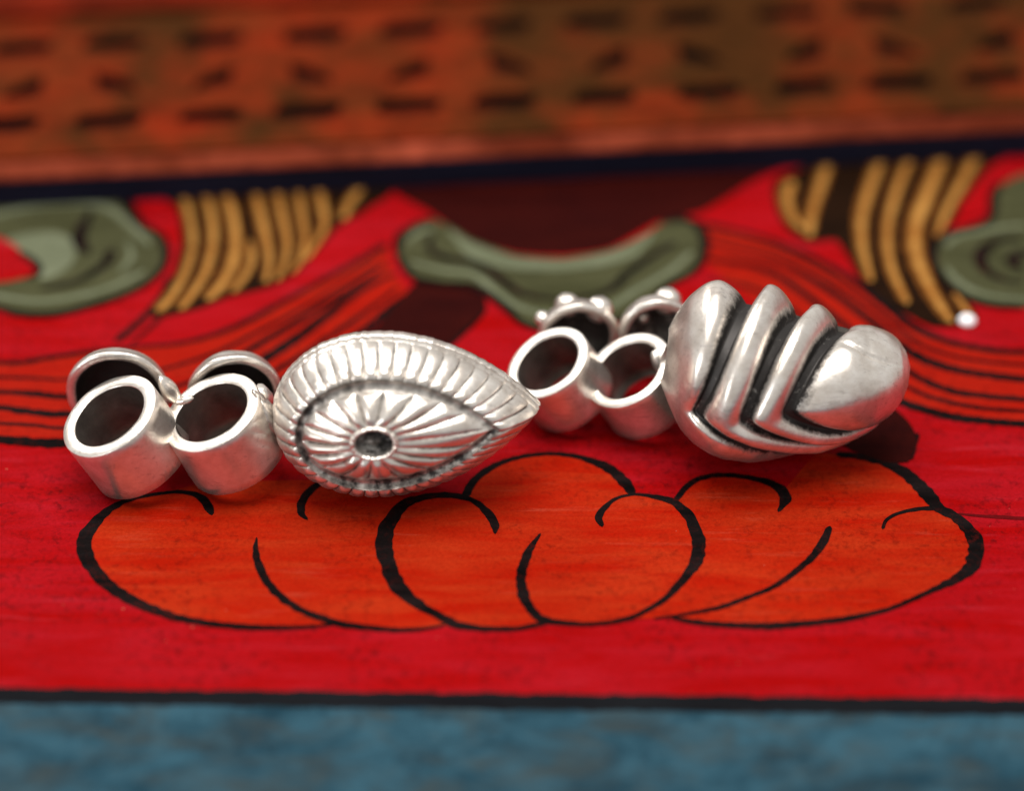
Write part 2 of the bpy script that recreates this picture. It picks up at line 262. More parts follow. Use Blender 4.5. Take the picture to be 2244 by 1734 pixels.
# ------------------------------------------------------------------ materials
class Nodes:
    def __init__(self, name):
        self.m = bpy.data.materials.new(name)
        self.m.use_nodes = True
        self.t = self.m.node_tree
        self.b = self.t.nodes['Principled BSDF']
        self.co = self.t.nodes.new('ShaderNodeTexCoord').outputs['Object']

    def link(self, a, b): self.t.links.new(a, b)

    def val(self, sock, v):
        if hasattr(v, 'is_linked'): self.link(v, sock)
        else: sock.default_value = v

    def noise(self, scale, detail=4, rough=0.55, stretch=(1, 1, 1), dist=0.0):
        mp = self.t.nodes.new('ShaderNodeMapping')
        mp.inputs['Scale'].default_value = tuple(1000.0 * s for s in stretch)
        self.link(self.co, mp.inputs['Vector'])
        n = self.t.nodes.new('ShaderNodeTexNoise')
        n.inputs['Scale'].default_value = scale
        n.inputs['Detail'].default_value = detail
        n.inputs['Roughness'].default_value = rough
        n.inputs['Distortion'].default_value = dist
        self.link(mp.outputs['Vector'], n.inputs['Vector'])
        return n.outputs['Fac']

    def ramp(self, fac, lo, hi, a=0.0, b=1.0):
        n = self.t.nodes.new('ShaderNodeMapRange')
        n.inputs['From Min'].default_value = lo
        n.inputs['From Max'].default_value = hi
        n.inputs['To Min'].default_value = a
        n.inputs['To Max'].default_value = b
        self.link(fac, n.inputs['Value'])
        return n.outputs['Result']

    def mix(self, fac, a, b):
        n = self.t.nodes.new('ShaderNodeMix')
        n.data_type = 'RGBA'
        self.val(n.inputs[0], fac)
        self.val(n.inputs[6], a if hasattr(a, 'is_linked') else (*a, 1))
        self.val(n.inputs[7], b if hasattr(b, 'is_linked') else (*b, 1))
        return n.outputs[2]

    def math(self, op, a, b):
        n = self.t.nodes.new('ShaderNodeMath')
        n.operation = op
        self.val(n.inputs[0], a)
        self.val(n.inputs[1], b)
        return n.outputs[0]

    def bump(self, h, strength, dist):
        n = self.t.nodes.new('ShaderNodeBump')
        n.inputs['Strength'].default_value = strength
        n.inputs['Distance'].default_value = dist * MM
        self.link(h, n.inputs['Height'])
        self.link(n.outputs['Normal'], self.b.inputs['Normal'])

    def set(self, **kw):
        for k, v in kw.items():
            s = self.b.inputs[k.replace('_', ' ')]
            self.val(s, (*v, 1) if isinstance(v, tuple) and len(v) == 3 else v)
        return self.m


def lin(r, g, b):
    f = lambda c: c / 12.92 if c <= 0.04045 else ((c + 0.055) / 1.055) ** 2.4
    return tuple(f(x / 255.0) for x in (r, g, b))


PIGMENT = 0.44


def paint(name, col, col2, dark=None, dark_amt=0.5, rough=0.5, streak=True, spec=0.012, pale=None):
    """brushed lacquer paint: streaks of two tones and worn dark specks"""
    col, col2 = (tuple(x * PIGMENT for x in c) for c in (col, col2))
    if dark: dark = tuple(x * PIGMENT for x in dark)
    n = Nodes(name)
    s = n.noise(0.9, 5, 0.6, (0.16, 1.0, 1.0), 0.4) if streak else n.noise(0.35, 4)
    c = n.mix(n.ramp(s, 0.36, 0.66), col, col2)
    blot = n.noise(0.12, 3, 0.5)
    c = n.mix(n.ramp(blot, 0.35, 0.75, 0.0, 0.35), c, tuple(x * 0.7 for x in col))
    if dark:
        sp = n.noise(1.9, 7, 0.75, (1, 1, 1), 0.3)
        big = n.ramp(n.noise(0.16, 3, 0.6), 0.39, 0.58)
        f = n.math('MULTIPLY', n.ramp(sp, 0.50, 0.64), n.math('MULTIPLY', big, dark_amt))
        c = n.mix(f, c, dark)
    if pale:
        st_ = n.ramp(n.noise(1.5, 6, 0.7, (0.09, 1.0, 1.0), 0.2), 0.56, 0.70)
        c = n.mix(n.math('MULTIPLY', st_, n.ramp(n.noise(0.11, 2), 0.42, 0.60, 0.0, 0.55)), c, tuple(x * PIGMENT for x in pale))
        c = n.mix(n.ramp(n.noise(2.6, 2, 0.5), 0.755, 0.80, 0.0, 0.7), c, tuple(x * PIGMENT for x in lin(236, 150, 120)))
    g = n.noise(5.0, 3, 0.8)
    c = n.mix(n.ramp(g, 0.35, 0.68, 0.0, 0.42), c, tuple(x * 0.45 for x in col))
    n.set(Base_Color=c, Roughness=rough)
    n.b.inputs['Specular IOR Level'].default_value = spec
    n.bump(n.noise(3.0, 6, 0.65, (0.5, 1, 1)), 0.25, 0.03)
    return n.m


RED = paint('red_lacquer', lin(206, 8, 10), lin(216, 30, 44), lin(40, 14, 18), 0.62, pale=lin(226, 60, 76))
ORANGE = paint('orange_paint', lin(220, 34, 8), lin(230, 66, 28), lin(80, 14, 10), 0.5, pale=lin(238, 110, 80))
STREAM = paint('vermilion_paint', lin(208, 30, 14), lin(214, 44, 24), lin(90, 14, 10), 0.5)
OCHRE = paint('brown_ochre_paint', lin(170, 104, 44), lin(132, 76, 30), lin(60, 34, 16), 0.6)
GOLD = paint('ochre_paint', lin(238, 176, 92), lin(206, 130, 56), lin(60, 34, 16), 0.5)
GREEN = paint('olive_paint', lin(104, 104, 72), lin(78, 78, 50), lin(40, 40, 26), 0.5)
PALE = paint('pale_olive_paint', lin(152, 158, 128), lin(124, 130, 98), lin(56, 60, 40), 0.4)
MAROON = paint('maroon_paint', lin(74, 20, 16), lin(56, 14, 14), lin(20, 10, 10), 0.5)
BLACK = paint('black_ink', lin(18, 15, 15), lin(46, 36, 36), lin(110, 26, 20), 0.5)
FADED = paint('faded_ink', lin(96, 22, 24), lin(140, 20, 24), None)
BORDER_BLACK = paint('black_border_paint', lin(30, 30, 34), lin(40, 42, 46), None)
GOLDDARK = paint('dark_brown_paint', lin(40, 24, 14), lin(54, 32, 18), None)


def teal_paint():
    n = Nodes('teal_paint')
    a = n.noise(0.34, 7, 0.75, (0.6, 1, 1), 0.4)
    c = n.mix(n.ramp(a, 0.40, 0.60), tuple(x * PIGMENT for x in lin(38, 72, 88)), tuple(x * PIGMENT for x in lin(68, 110, 128)))
    b = n.noise(0.5, 5, 0.7, (0.5, 1, 1), 0.5)
    c = n.mix(n.ramp(b, 0.45, 0.68, 0.0, 0.75), c, tuple(x * PIGMENT for x in lin(78, 84, 82)))
    n.set(Base_Color=c, Roughness=0.55)
    n.b.inputs['Specular IOR Level'].default_value = 0.015
    n.bump(n.noise(3.0, 6, 0.65), 0.25, 0.03)
    return n.m


TEAL = teal_paint()


def wood_mat(name, c1, c2, c3):
    c1, c2, c3 = (tuple(x * PIGMENT for x in c) for c in (c1, c2, c3))
    n = Nodes(name)
    a = n.noise(0.28, 6, 0.65, (0.35, 1, 1), 0.7)
    c = n.mix(n.ramp(a, 0.36, 0.66), c1, c2)
    b = n.noise(0.10, 5, 0.7)
    c = n.mix(n.ramp(b, 0.42, 0.58, 0.0, 0.95), c, c3)
    d = n.noise(0.75, 6, 0.75, (0.5, 1, 1))
    c = n.mix(n.ramp(d, 0.48, 0.70, 0.0, 0.7), c, tuple(x * .35 for x in c3))
    n.set(Base_Color=c, Roughness=0.62)
    n.b.inputs['Specular IOR Level'].default_value = 0.015
    n.bump(n.noise(1.2, 6, 0.7, (0.3, 1, 1)), 0.4, 0.15)
    return n.m


WOOD = wood_mat('carved_wood', lin(164, 48, 18), lin(126, 58, 25), lin(80, 47, 18))
LIP = wood_mat('worn_wood', lin(188, 84, 58), lin(136, 56, 30), lin(112, 42, 22))
TOPRED = wood_mat('red_wood', lin(178, 46, 20), lin(150, 44, 18), lin(120, 36, 16))
NAVY = paint('navy_edge_paint', lin(50, 50, 72), lin(38, 36, 52), None, rough=0.6)
SLOT = wood_mat('dark_carving', lin(26, 14, 16), lin(20, 12, 16), lin(16, 12, 16))


def silver_mat(name, scratch=(1, 1, 1)):
    n = Nodes(name)
    at = n.t.nodes.new('ShaderNodeAttribute')
    at.attribute_name = 'patina'
    fine = n.noise(3.5, 8, 0.7, scratch)
    mid = n.noise(0.9, 5, 0.65)
    edge = n.math('ADD', at.outputs['Fac'], n.ramp(fine, 0.3, 0.7, -0.22, 0.22))
    edge = n.math('ADD', edge, n.ramp(mid, 0.3, 0.75, -0.20, 0.26))
    f = n.ramp(edge, 0.18, 0.88)
    worn = n.ramp(n.noise(0.38, 6, 0.7, (1, 1, 1), 0.6), 0.44, 0.70, 0.0, 0.6)
    scr = n.ramp(n.noise(2.4, 5, 0.75, (0.12, 1.6, 1.6), 0.3), 0.56, 0.68, 0.0, 0.55)
    base = n.mix(n.ramp(mid, 0.35, 0.7), (0.93, 0.875, 0.81), (0.70, 0.62, 0.54))
    base = n.mix(worn, base, (0.48, 0.41, 0.35))
    base = n.mix(scr, base, (0.34, 0.29, 0.26))
    n.set(Base_Color=n.mix(f, base, (0.034, 0.030, 0.028)), Metallic=n.ramp(f, 0.0, 1.0, 0.86, 0.6), Roughness=n.ramp(f, 0.0, 1.0, 0.29, 0.5))
    n.bump(n.math('ADD', fine, n.math('MULTIPLY', mid, 1.5)), 0.24, 0.06)
    return n.m


SILVER = silver_mat('antique_silver')
BRUSHED = silver_mat('brushed_silver', (2.2, 2.2, 0.25))


def bore_mat():
    n = Nodes('oxidised_silver')
    a = n.noise(0.7, 5, 0.6)
    n.set(Base_Color=n.mix(n.ramp(a, 0.35, 0.7), (0.20, 0.175, 0.15), (0.09, 0.075, 0.065)), Metallic=0.75, Roughness=0.42)
    n.bump(n.noise(2.5, 4, 0.6), 0.2, 0.05)
    return n.m


BORE = bore_mat()

# ------------------------------------------------------------------ the painted table top
ZSTEP = 0.012
table = empty('table_top', (0, 0, 0))
tag(table, 'red lacquered table top painted with orange and green clouds', kind='structure')

b0, b1, b2, b3 = BORDER          # far-left, far-right, near-right, near-left of the black line


def sheet(name, poly, mat, z, parent=table, cell=None):
    tris = tessellate_polygon([[Vector((x, y, 0)) for x, y in poly]])
    return mesh_obj(name, [(x, y, z) for x, y in poly], [tuple(t) for t in tris], mat, parent, smooth=False)


def rough_edge(p, q, seed, amp=0.10):
    """hand-painted straight edge"""
    w = wob(seed)
    w2 = wob(seed + 50)
    n = 600
    return [(p[0] + (q[0] - p[0]) * i / n, p[1] + (q[1] - p[1]) * i / n + amp * w(i * 0.35) + amp * 0.6 * w2(i * 1.7)) for i in range(n + 1)]


far = rough_edge(b0, b1, 3)
near = rough_edge(b3, b2, 9)
xl, xr, yb, yf = far[0][0], far[-1][0], 105.0, -62.0
wood_body = [(xl, yf, -12), (xr, yf, -12), (xr, yb, -12), (xl, yb, -12), (xl, yf, -0.05), (xr, yf, -0.05), (xr, yb, -0.05), (xl, yb, -0.05)]
mesh_obj('table_slab', wood_body, [(3, 2, 1, 0), (4, 5, 6, 7), (0, 1, 5, 4), (1, 2, 6, 5), (2, 3, 7, 6), (3, 0, 4, 7)], MAROON, table, smooth=False)
sheet('red_ground', far + [(xr, yb), (xl, yb)], RED, 0.0)
sheet('black_border_line', near + far[::-1], BORDER_BLACK, 0.001)
sheet('teal_border', [(xl, yf), (xr, yf)] + near[::-1], TEAL, 0.0)


def brush(pts, seed, rough=0.12):
    """one brush stroke: two edges of a smoothed line with uneven width"""
    L = catmull(pts, 0.12)
    wl, wr = wob(seed), wob(seed + 991)
    left, right = [], []
    for i, p in enumerate(L):
        a, b = L[max(0, i - 1)], L[min(len(L) - 1, i + 1)]
        d = b[:2] - a[:2]
        d = d / (np.linalg.norm(d) + 1e-9)
        nx = np.array((-d[1], d[0]))
        h = max(0.02, p[2] / 2)
        e = 0.5 * (1 - abs(2 * i / (len(L) - 1) - 1)) * len(L) * 0.12      # rounded ends
        h *= min(1.0, math.sqrt(max(0.02, e / max(h, 0.05))))
        left.append(p[:2] + nx * h * (1 + rough * wl(i * 0.35) * 2))
        right.append(p[:2] - nx * h * (1 + rough * wr(i * 0.35) * 2))
    return left, right


def strokes(key, name, mat, z):
    for i, pts in enumerate(STROKES[key]):
        l, r = brush(pts, hash_seed(key) + i)
        v = [(p[0], p[1], z + i * 0.0009) for p in l] + [(p[0], p[1], z + i * 0.0009) for p in r]
        n = len(l)
        mesh_obj(name, v, [(k, n + k, n + k + 1, k + 1) for k in range(n - 1)], mat, table, smooth=False)


def hash_seed(s): return sum(ord(c) * (i + 3) for i, c in enumerate(s)) % 9973


def closed_smooth(poly, step=0.25):
    P = [np.array(p, float) for p in poly]
    n = len(P)
    out = []
    for i in range(n):
        p0, p1, p2, p3 = P[i - 1], P[i], P[(i + 1) % n], P[(i + 2) % n]
        k = max(1, int(np.linalg.norm(p2 - p1) / step))
        for j in range(k):
            t = j / k
            # straighter than a full spline so that corners do not overshoot
            c = 0.5 * ((2 * p1) + (-p0 + p2) * t + (2 * p0 - 5 * p1 + 4 * p2 - p3) * t * t + (-p0 + 3 * p1 - 3 * p2 + p3) * t ** 3)
            out.append(tuple(0.5 * c + 0.5 * (p1 + (p2 - p1) * t)))
    return out


def fills(key, name, mat, z):
    for i, poly in enumerate(FILLS[key]):
        sheet(name, closed_smooth(poly), mat, z + i * 0.0009)


fills('streamer', 'vermilion_streamer', STREAM, ZSTEP)
strokes('streamer_outline', 'streamer_outline', BLACK, 2 * ZSTEP)
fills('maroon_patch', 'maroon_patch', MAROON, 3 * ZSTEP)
fills('gold_ground', 'dark_stripe_ground', GOLDDARK, 4 * ZSTEP)
strokes('gold_stripe', 'gold_stripe', OCHRE, 5 * ZSTEP)
strokes('gold_stripe_core', 'gold_highlight', GOLD, 5.5 * ZSTEP)
fills('green_cloud', 'green_cloud', GREEN, 6 * ZSTEP)
fills('green_cloud_highlight', 'green_cloud_highlight', PALE, 7 * ZSTEP)
strokes('green_band', 'pale_green_band', PALE, 7.2 * ZSTEP)
fills('red_dot', 'red_patch', RED, 7.5 * ZSTEP)
strokes('green_cloud_outline', 'green_cloud_outline', BLACK, 8 * ZSTEP)
fills('cloud_fill', 'orange_cloud', ORANGE, ZSTEP)
strokes('cloud_outline', 'cloud_outline', BLACK, 2 * ZSTEP)
strokes('faded_stroke', 'faded_stroke', FADED, 2 * ZSTEP)

# ------------------------------------------------------------------ the carved board at the back
bA, bB = Vector((-28.9, 16.5, 0)), Vector((29.46, 21.44, 0))
bd = (bB - bA).normalized()
bp = Vector((-bd.y, bd.x, 0))
TH = 1.9
X0, X1, DEPTH = -32.0, 92.0, 46.0


def bw(x, y, z): return bA + bd * x + bp * y + Vector((0, 0, z))


board = empty('carved_board', bw(30, 20, 0.1))
tag(board, 'blurred flat wooden board with rows of carved slots, lying behind both silver beads', 'board')
BO = Vector(bw(30, 20, 0.1))


def board_mesh(name, verts, faces, mat, smooth=False):
    return mesh_obj(name, [bw(*v) for v in verts], faces, mat, board, smooth, BO)


def box_faces(o=0): return [tuple(o + i for i in f) for f in [(3, 2, 1, 0), (4, 5, 6, 7), (0, 1, 5, 4), (1, 2, 6, 5), (2, 3, 7, 6), (3, 0, 4, 7)]]


def box_verts(x0, x1, y0, y1, z0, z1): return [(x0, y0, z0), (x1, y0, z0), (x1, y1, z0), (x0, y1, z0), (x0, y0, z1), (x1, y0, z1), (x1, y1, z1), (x0, y1, z1)]


# body below the carved skin
board_mesh('board_core', box_verts(X0, X1, 0.12, DEPTH, 0.1, TH - 0.65), box_faces(), SLOT)
board_mesh('navy_edge', box_verts(X0, X1, -0.05, 0.11, 0.1, TH - 0.12), box_faces(), NAVY)
# worn front lip with uneven crest
ng = 160
wl1, wl2 = wob(21), wob(22)
v = []
for i in range(ng + 1):
    x = X0 + (X1 - X0) * i / ng
    a = 0.12 * wl1(x * 0.6)
    h = TH + 0.10 + 0.07 * wl2(x * 0.8)
    for (y, z) in ((-0.02, TH - 0.11), (-0.03, h - 0.18), (0.15 + a * 0.3, h), (1.5 + a, h), (1.9 + a, TH - 0.1), (1.9 + a, TH - 0.6)):
        v.append((x, y, z))
f = [(i * 6 + k, (i + 1) * 6 + k, (i + 1) * 6 + k + 1, i * 6 + k + 1) for i in range(ng) for k in range(5)]
board_mesh('worn_lip', v, f, LIP, True)
# far border strip beyond a groove
board_mesh('border_strip', box_verts(X0, X1, 16.75, DEPTH, TH - 0.64, TH + 0.12), box_faces(), TOPRED)

outer = [(X0, 2.05), (X1, 2.05), (X1, 16.05), (X0, 16.05)]
holes = []


def slot_outline(cx, cy, L, H, skew, seed):
    r = random.Random(seed)
    pts = []
    for k in range(14):
        t = 2 * math.pi * k / 14
        ex = math.copysign(abs(math.cos(t)) ** 0.4, math.cos(t)) * L / 2
        ey = math.copysign(abs(math.sin(t)) ** 0.55, math.sin(t)) * H / 2
        pts.append((cx + ex + skew * ey + r.uniform(-.06, .06), cy + ey + r.uniform(-.06, .06)))
    return pts


k = 0
for i in range(-5, 17):
    x = 6.4 + 5.72 * i
    if not (X0 + 3 < x < X1 - 3): continue
    jig = lambda s: random.Random(i * 7 + s).uniform(-0.3, 0.3)
    holes.append(slot_outline(x + 0.25 + jig(1), 13.15 + 0.3 * jig(2), 3.7 + jig(3), 1.5 + 0.4 * jig(8), 0.35, i))
    holes.append(slot_outline(x + jig(4), 5.35 + 0.3 * jig(5), 3.7 + jig(6), 1.4 + 0.4 * jig(9), 0.35, i + 40))
    c = (x + 0.35 + jig(7), 9.1 + 0.4 * jig(10))
    s = 1.0 if i % 2 else -1.0
    tri = [(c[0] + s * a, c[1] + b) for a, b in ((1.25, 1.15), (0.3, 0.75), (-0.9, -0.2), (-1.3, -1.2), (-0.1, -0.9), (1.1, -0.55))]
    if s < 0: tri = tri[::-1]
    holes.append(tri)
loops = [[Vector((x, y, 0)) for x, y in outer]] + [[Vector((x, y, 0)) for x, y in h] for h in holes]
flat = [p for l in loops for p in l]
tris = tessellate_polygon(loops)
board_mesh('carved_face', [(p.x, p.y, TH) for p in flat], [tuple(t) for t in tris], WOOD)
board_mesh('carved_face_edge', [(X0, 2.05, TH - .62), (X1, 2.05, TH - .62), (X1, 2.05, TH - .003), (X0, 2.05, TH - .003), (X0, 16.05, TH - .62), (X1, 16.05, TH - .62), (X1, 16.05, TH - .003), (X0, 16.05, TH - .003)], [(0, 1, 2, 3), (4, 5, 6, 7)], WOOD)
for h in holes:
    n = len(h)
    cx, cy = sum(p[0] for p in h) / n, sum(p[1] for p in h) / n
    vv = [(x, y, TH - 0.002) for x, y in h] + [(cx + (x - cx) * .86, cy + (y - cy) * .86, TH - 0.5) for x, y in h]
    board_mesh('carved_slot', vv, [(i, (i + 1) % n, n + (i + 1) % n, n + i) for i in range(n)] + [tuple(range(n, 2 * n))], SLOT)

# ------------------------------------------------------------------ the silver beads
def frame(n, u_hint):
    n = n.normalized()
    u = (u_hint - n * u_hint.dot(n)).normalized()
    return u, n.cross(u), n          # u along, v up, n out


def lathe(name, origin, axes, prof, mat, root, ro, seg=72, lump=0.0, seed=0, squash=1.0):
    """prof: (radius, height, patina) along the axis; lumpy like hand work"""
    u, v, n = axes
    w = wob(seed)
    vs, at = [], []
    for (r, h, p) in prof:
        for k in range(seg):
            t = 2 * math.pi * k / seg
            rr = r * (1 + lump * w(3 * math.cos(t) + 1.7 * math.sin(t) + 0.6 * h))
            vs.append(origin + u * (rr * math.cos(t)) + v * (rr * squash * math.sin(t)) + n * (h + lump * 1.2 * w(2.5 * math.sin(t) + 9 + math.cos(t))))
            at.append(p)
    fs = [(i * seg + k, i * seg + (k + 1) % seg, (i + 1) * seg + (k + 1) % seg, (i + 1) * seg + k) for i in range(len(prof) - 1) for k in range(seg)]
    return mesh_obj(name, vs, fs, mat, root, True, ro, at)


def tube(bottom, axis, L, ro_, ri, root, o, seed):
    ax = frame(axis, Vector((1, 0, 0)))
    b = 0.05
    prof = [(ri, 0.0, .5), (ro_ - b, 0, .3), (ro_, b, .25), (ro_, L * .15, .02), (ro_, L * .35, .05), (ro_, L * .6, .03), (ro_, L * .85, 0), (ro_, L - b, 0),
            (ro_ - b * .4, L - b * .3, 0), (ro_ - b, L, 0), ((ro_ + ri) / 2, L + .02, 0), (ri + b, L, 0), (ri + b * .4, L - b * .3, .05), (ri, L - b, .3), (ri, L - .25, 1.0), (ri, L * .6, 1.35), (ri, L * .3, 1.4), (ri, 0, 1.4)]
    n = len(prof) - 5                                  # outer wall and rim first, then the oxidised bore
    t = lathe('cord_tube', bottom, ax, prof[1:n + 1], BRUSHED, root, o, 96, 0.012, seed)
    bore = lathe('tube_bore', bottom, ax, prof[n:] + [(ri, 0.0, 0), (ro_ - b, 0.0, 0)], BORE, root, o, 96, 0.012, seed)
    bore.parent = t
    return t


def blob(name, c, axes, size, root, o, mat=None, pat=0.1, lump=0.12, seed=0, seg=20):
    u, v, n = axes
    w = wob(seed)
    vs, at = [], []
    rows = seg // 2
    for i in range(rows + 1):
        ph = math.pi * i / rows
        for k in range(seg):
            t = 2 * math.pi * k / seg
            d = Vector((math.sin(ph) * math.cos(t), math.sin(ph) * math.sin(t), math.cos(ph)))
            s = 1 + lump * w(2.3 * d.x + 1.7 * d.y - 2.9 * d.z)
            vs.append(c + u * (d.x * size[0] * s) + v * (d.y * size[1] * s) + n * (d.z * size[2] * s))
            at.append(pat)
    fs = [(i * seg + k, i * seg + (k + 1) % seg, (i + 1) * seg + (k + 1) % seg, (i + 1) * seg + k) for i in range(rows) for k in range(seg)]
    return mesh_obj(name, vs, fs, mat or SILVER, root, True, o, at)


def lobe_shell(c, n_open, r, depth, root, o, seed, pat_in=.75, thick=.5):
    """hollow scalloped cup soldered behind a tube, open towards n_open"""
    ax = frame(n_open, Vector((1, 0, 0)))
    prof = []
    for k in range(9):                                     # inside, from the pole to the rim
        t = k / 8 * math.pi / 2
        prof.append((max(.02, (r - thick) * math.sin(t)), -depth * math.cos(t), pat_in))
    prof += [(r - thick * .8, .05, .25), (r - thick * .35, .10, 0), (r, 0.02, 0), (r + .02, -.1, .05)]
    for k in range(8, -1, -1):
        t = k / 8 * math.pi / 2
        prof.append((max(.02, r * math.sin(t)), -(depth + thick) * math.cos(t) - .12, .1))
    return lathe('scalloped_cup', c, ax, prof, SILVER, root, o, 64, 0.02, seed)


# --- teardrop bead with the sunburst
LB = empty('silver_bead', (-9, -6.5, 0))
tag(LB, 'silver bead whose fluted teardrop end shows a sunburst face, nearer the teal border', 'bead', 'silver two-tube beads')
LO = Vector((-9, -6.5, 0))


def px_point(px, py, c):
    """a point of the bead given where it sits across (px right, py down, 41.56 to the mm) and its depth towards the viewer"""
    k = (DIST - c) / DIST / 41.56
    return to_world((px - 1122) * k, -(py - 867) * k, c)


axA = to_world(-.42, .64, .65).normalized()
axB = to_world(-.36, .67, .65).normalized()
rimA = px_point(239, 911, 7.9)
rimB = px_point(462, 903, 7.75)
tube(rimA - axA * 3.5, axA, 3.5, 2.68, 1.98, LB, LO, 1)
tube(rimB - axB * 3.4, axB, 3.4, 2.66, 1.98, LB, LO, 2)
back = to_world(.08, -.62, .78)
lobe_shell(px_point(258, 864, 4.6), to_world(-.02, -.60, .78), 2.66, 1.1, LB, LO, 3, 1.1)
lobe_shell(px_point(515, 866, 4.5), to_world(.12, -.60, .80), 2.45, 1.3, LB, LO, 4, 1.4)
cf = frame(axA, Vector((1, 0, 0)))
blob('solder_joint', px_point(352, 900, 7.2), cf, (.42, .5, .9), LB, LO, seed=5, pat=.12)
blob('solder_joint', px_point(372, 856, 6.2), cf, (.42, .5, 1.1), LB, LO, seed=6, pat=.12)
blob('solder_joint', px_point(352, 985, 6.6), cf, (.4, .7, .9), LB, LO, seed=8, pat=.55, lump=.25)
blob('solder_joint', px_point(405, 878, 8.2), cf, (.50, .22, .2), LB, LO, seed=9, pat=.0, lump=.2)
cb = frame(axB, Vector((1, 0, 0)))
for j, (x, y, c, sz, p) in enumerate([(583, 905, 7.2, (.4, .5, 1.6), .2), (602, 930, 6.8, (.55, .8, 1.7), .45), (588, 965, 6.3, (.38, .5, 1.2), .5), (575, 870, 6.6, (.5, .6, .7), .25)]):
    blob('solder_joint', px_point(x, y, c), cb, sz, LB, LO, seed=20 + j, pat=p, lump=.2)

# teardrop outline, resampled by arc length
TA, TT, TH_ = 5.15, 8.12, 4.25
pts = []
for i in range(400):
    a = math.pi * 0.5 + math.pi * i / 400              # round end
    pts.append((TA * math.cos(a), TH_ * math.sin(a)))
for i in range(401):
    x = TT * math.sin(i / 400 * math.pi / 2)
    pts.append((x, -TH_ * (1 - (x / TT) ** 2) ** .93 if x < TT else 0.0))
pts += [(x, -y) for x, y in pts[-2:400:-1]]
pts = np.array(pts)
seg = np.linalg.norm(np.diff(np.vstack([pts, pts[:1]]), axis=0), axis=1)
acc = np.concatenate([[0], np.cumsum(seg)])
NC = 40 * 16
s_at = np.arange(NC) / NC * acc[-1]
cl = np.vstack([pts, pts[:1]])
OUT = np.stack([np.interp(s_at, acc, cl[:, 0]), np.interp(s_at, acc, cl[:, 1])], 1)
ang = [math.atan2(OUT[k][1] / TH_, OUT[k][0] / (TA if OUT[k][0] < 0 else TT * .82)) for k in range(NC)]
u_, v_, n_ = frame(to_world(.0, -.41, .912), to_world(1, .045, .02))
TO = px_point(826, 894, 7.12)


def drop_part(name, rings, mat=SILVER, fn=None, close=False):
    """rings: (scale along, scale across, n, patina); fn adds relief per column"""
    vs, at = [], []
    for i, (su, sv, n, p) in enumerate(rings):
        for k in range(NC):
            m = min(1, max(0, (.42 - su) / .235))           # rounds off towards the boss
            x = OUT[k][0] * su * (1 - m) + m * su * 6.6 * math.cos(ang[k])
            y = OUT[k][1] * sv * (1 - m) + m * sv * 4.45 * math.sin(ang[k])
            dn, dr, dp = fn(i, k, su) if fn else (0, 0, 0)
            l = math.hypot(x, y) + 1e-6
            x, y = x + dr * x / l, y + dr * y / l
            vs.append(TO + u_ * x + v_ * y + n_ * (n + dn))
            at.append(min(1, p + dp))
    R = len(rings)
    fs = [(i * NC + k, i * NC + (k + 1) % NC, (i + 1) * NC + (k + 1) % NC, (i + 1) * NC + k) for i in range(R - 1) for k in range(NC)]
    if close: fs.append(tuple(range((R - 1) * NC, R * NC)))
    return mesh_obj(name, vs, fs, mat, LB, True, LO, at)


drop_part('back_plate', [(1.0, 1.0, .05, .1), (.97, .97, -.25, .2), (.7, .7, -.6, .2), (.3, .3, -.75, .2), (.02, .02, -.8, .2)])
wr = wob(77)
drop_part('rim_border', [(1.0, 1.0, .02, .1), (1.016, 1.016, .12, .0), (1.022, 1.022, .4, .0), (1.02, 1.02, .62, .08), (1.01, 1.01, .70, .40), (1.002, 1.002, .72, .44), (1.01, 1.01, .77, .2), (1.014, 1.014, .95, .05), (1.008, 1.008, 1.15, .1), (.995, .995, 1.28, .3), (.985, .985, 1.34, .42)],
          fn=lambda i, k, s: (0, .045 * wr(k * .25) + .02 * wr(k * .9), .22 * wr(k * .33 + i)))

NF = 40


def flute(k): return abs(math.cos(math.pi * NF * k / NC))


wall = []
for i in range(17):
    t = i / 16
    a = t * math.pi / 2
    n = 1.32 + 2.08 * t
    wall.append((1 - .235 * t ** 1.6, 1 - .285 * t ** 1.5, n, 0.0))


def wall_relief(i, k, s):
    t = i / 16
    fl_ = flute(k)
    amp = .13 * math.sin(math.pi * min(1, .12 + t * .80)) ** .5 + .22 * math.exp(-((t - .86) / .10) ** 2)
    groove = max(0, 1 - fl_ / .32)
    end = max(0, (t - .93) / .07)
    return (amp * (fl_ ** .4) * .3 - end * .1, amp * (fl_ ** .4 - .6), .95 * groove * min(1, t * 4 + .1) + .25 * end)


drop_part('fluted_wall', wall, fn=wall_relief)
drop_part('gutter', [(.765, .715, 3.38, .35), (.75, .69, 3.26, .52), (.735, .645, 3.2, .56), (.715, .60, 3.24, .52), (.70, .565, 3.36, .35)],
          fn=lambda i, k, s: (0, 0, .3 * wr(k * .13) + (.16 if OUT[k][1] < 0 or OUT[k][0] < -3 else -.05)))
# sunburst face
NP = 18
face = []
for i in range(22):
    t = i / 21                                       # 0 edge, 1 at the boss
    su = .70 - (.70 - .185) * t
    sv = .565 - (.565 - .205) * t
    face.append((su, sv, 3.36 + .95 * math.sin(t * math.pi / 2) ** .8, 0.0))


def burst(i, k, s):
    t = i / 21
    c = abs(math.cos(NP * (ang[k] + .13) / 2))
    env = min(1, t / .10) * min(1, (1 - t) / .25)
    amp = .36 * env * (1 - .45 * t) * (1 - .65 * math.exp(-(ang[k] / .45) ** 2))
    g = max(0, 1 - c / .42)
    return (amp * (c ** .7 - .55), 0, .8 * g * env + (.15 if t < .05 else 0))


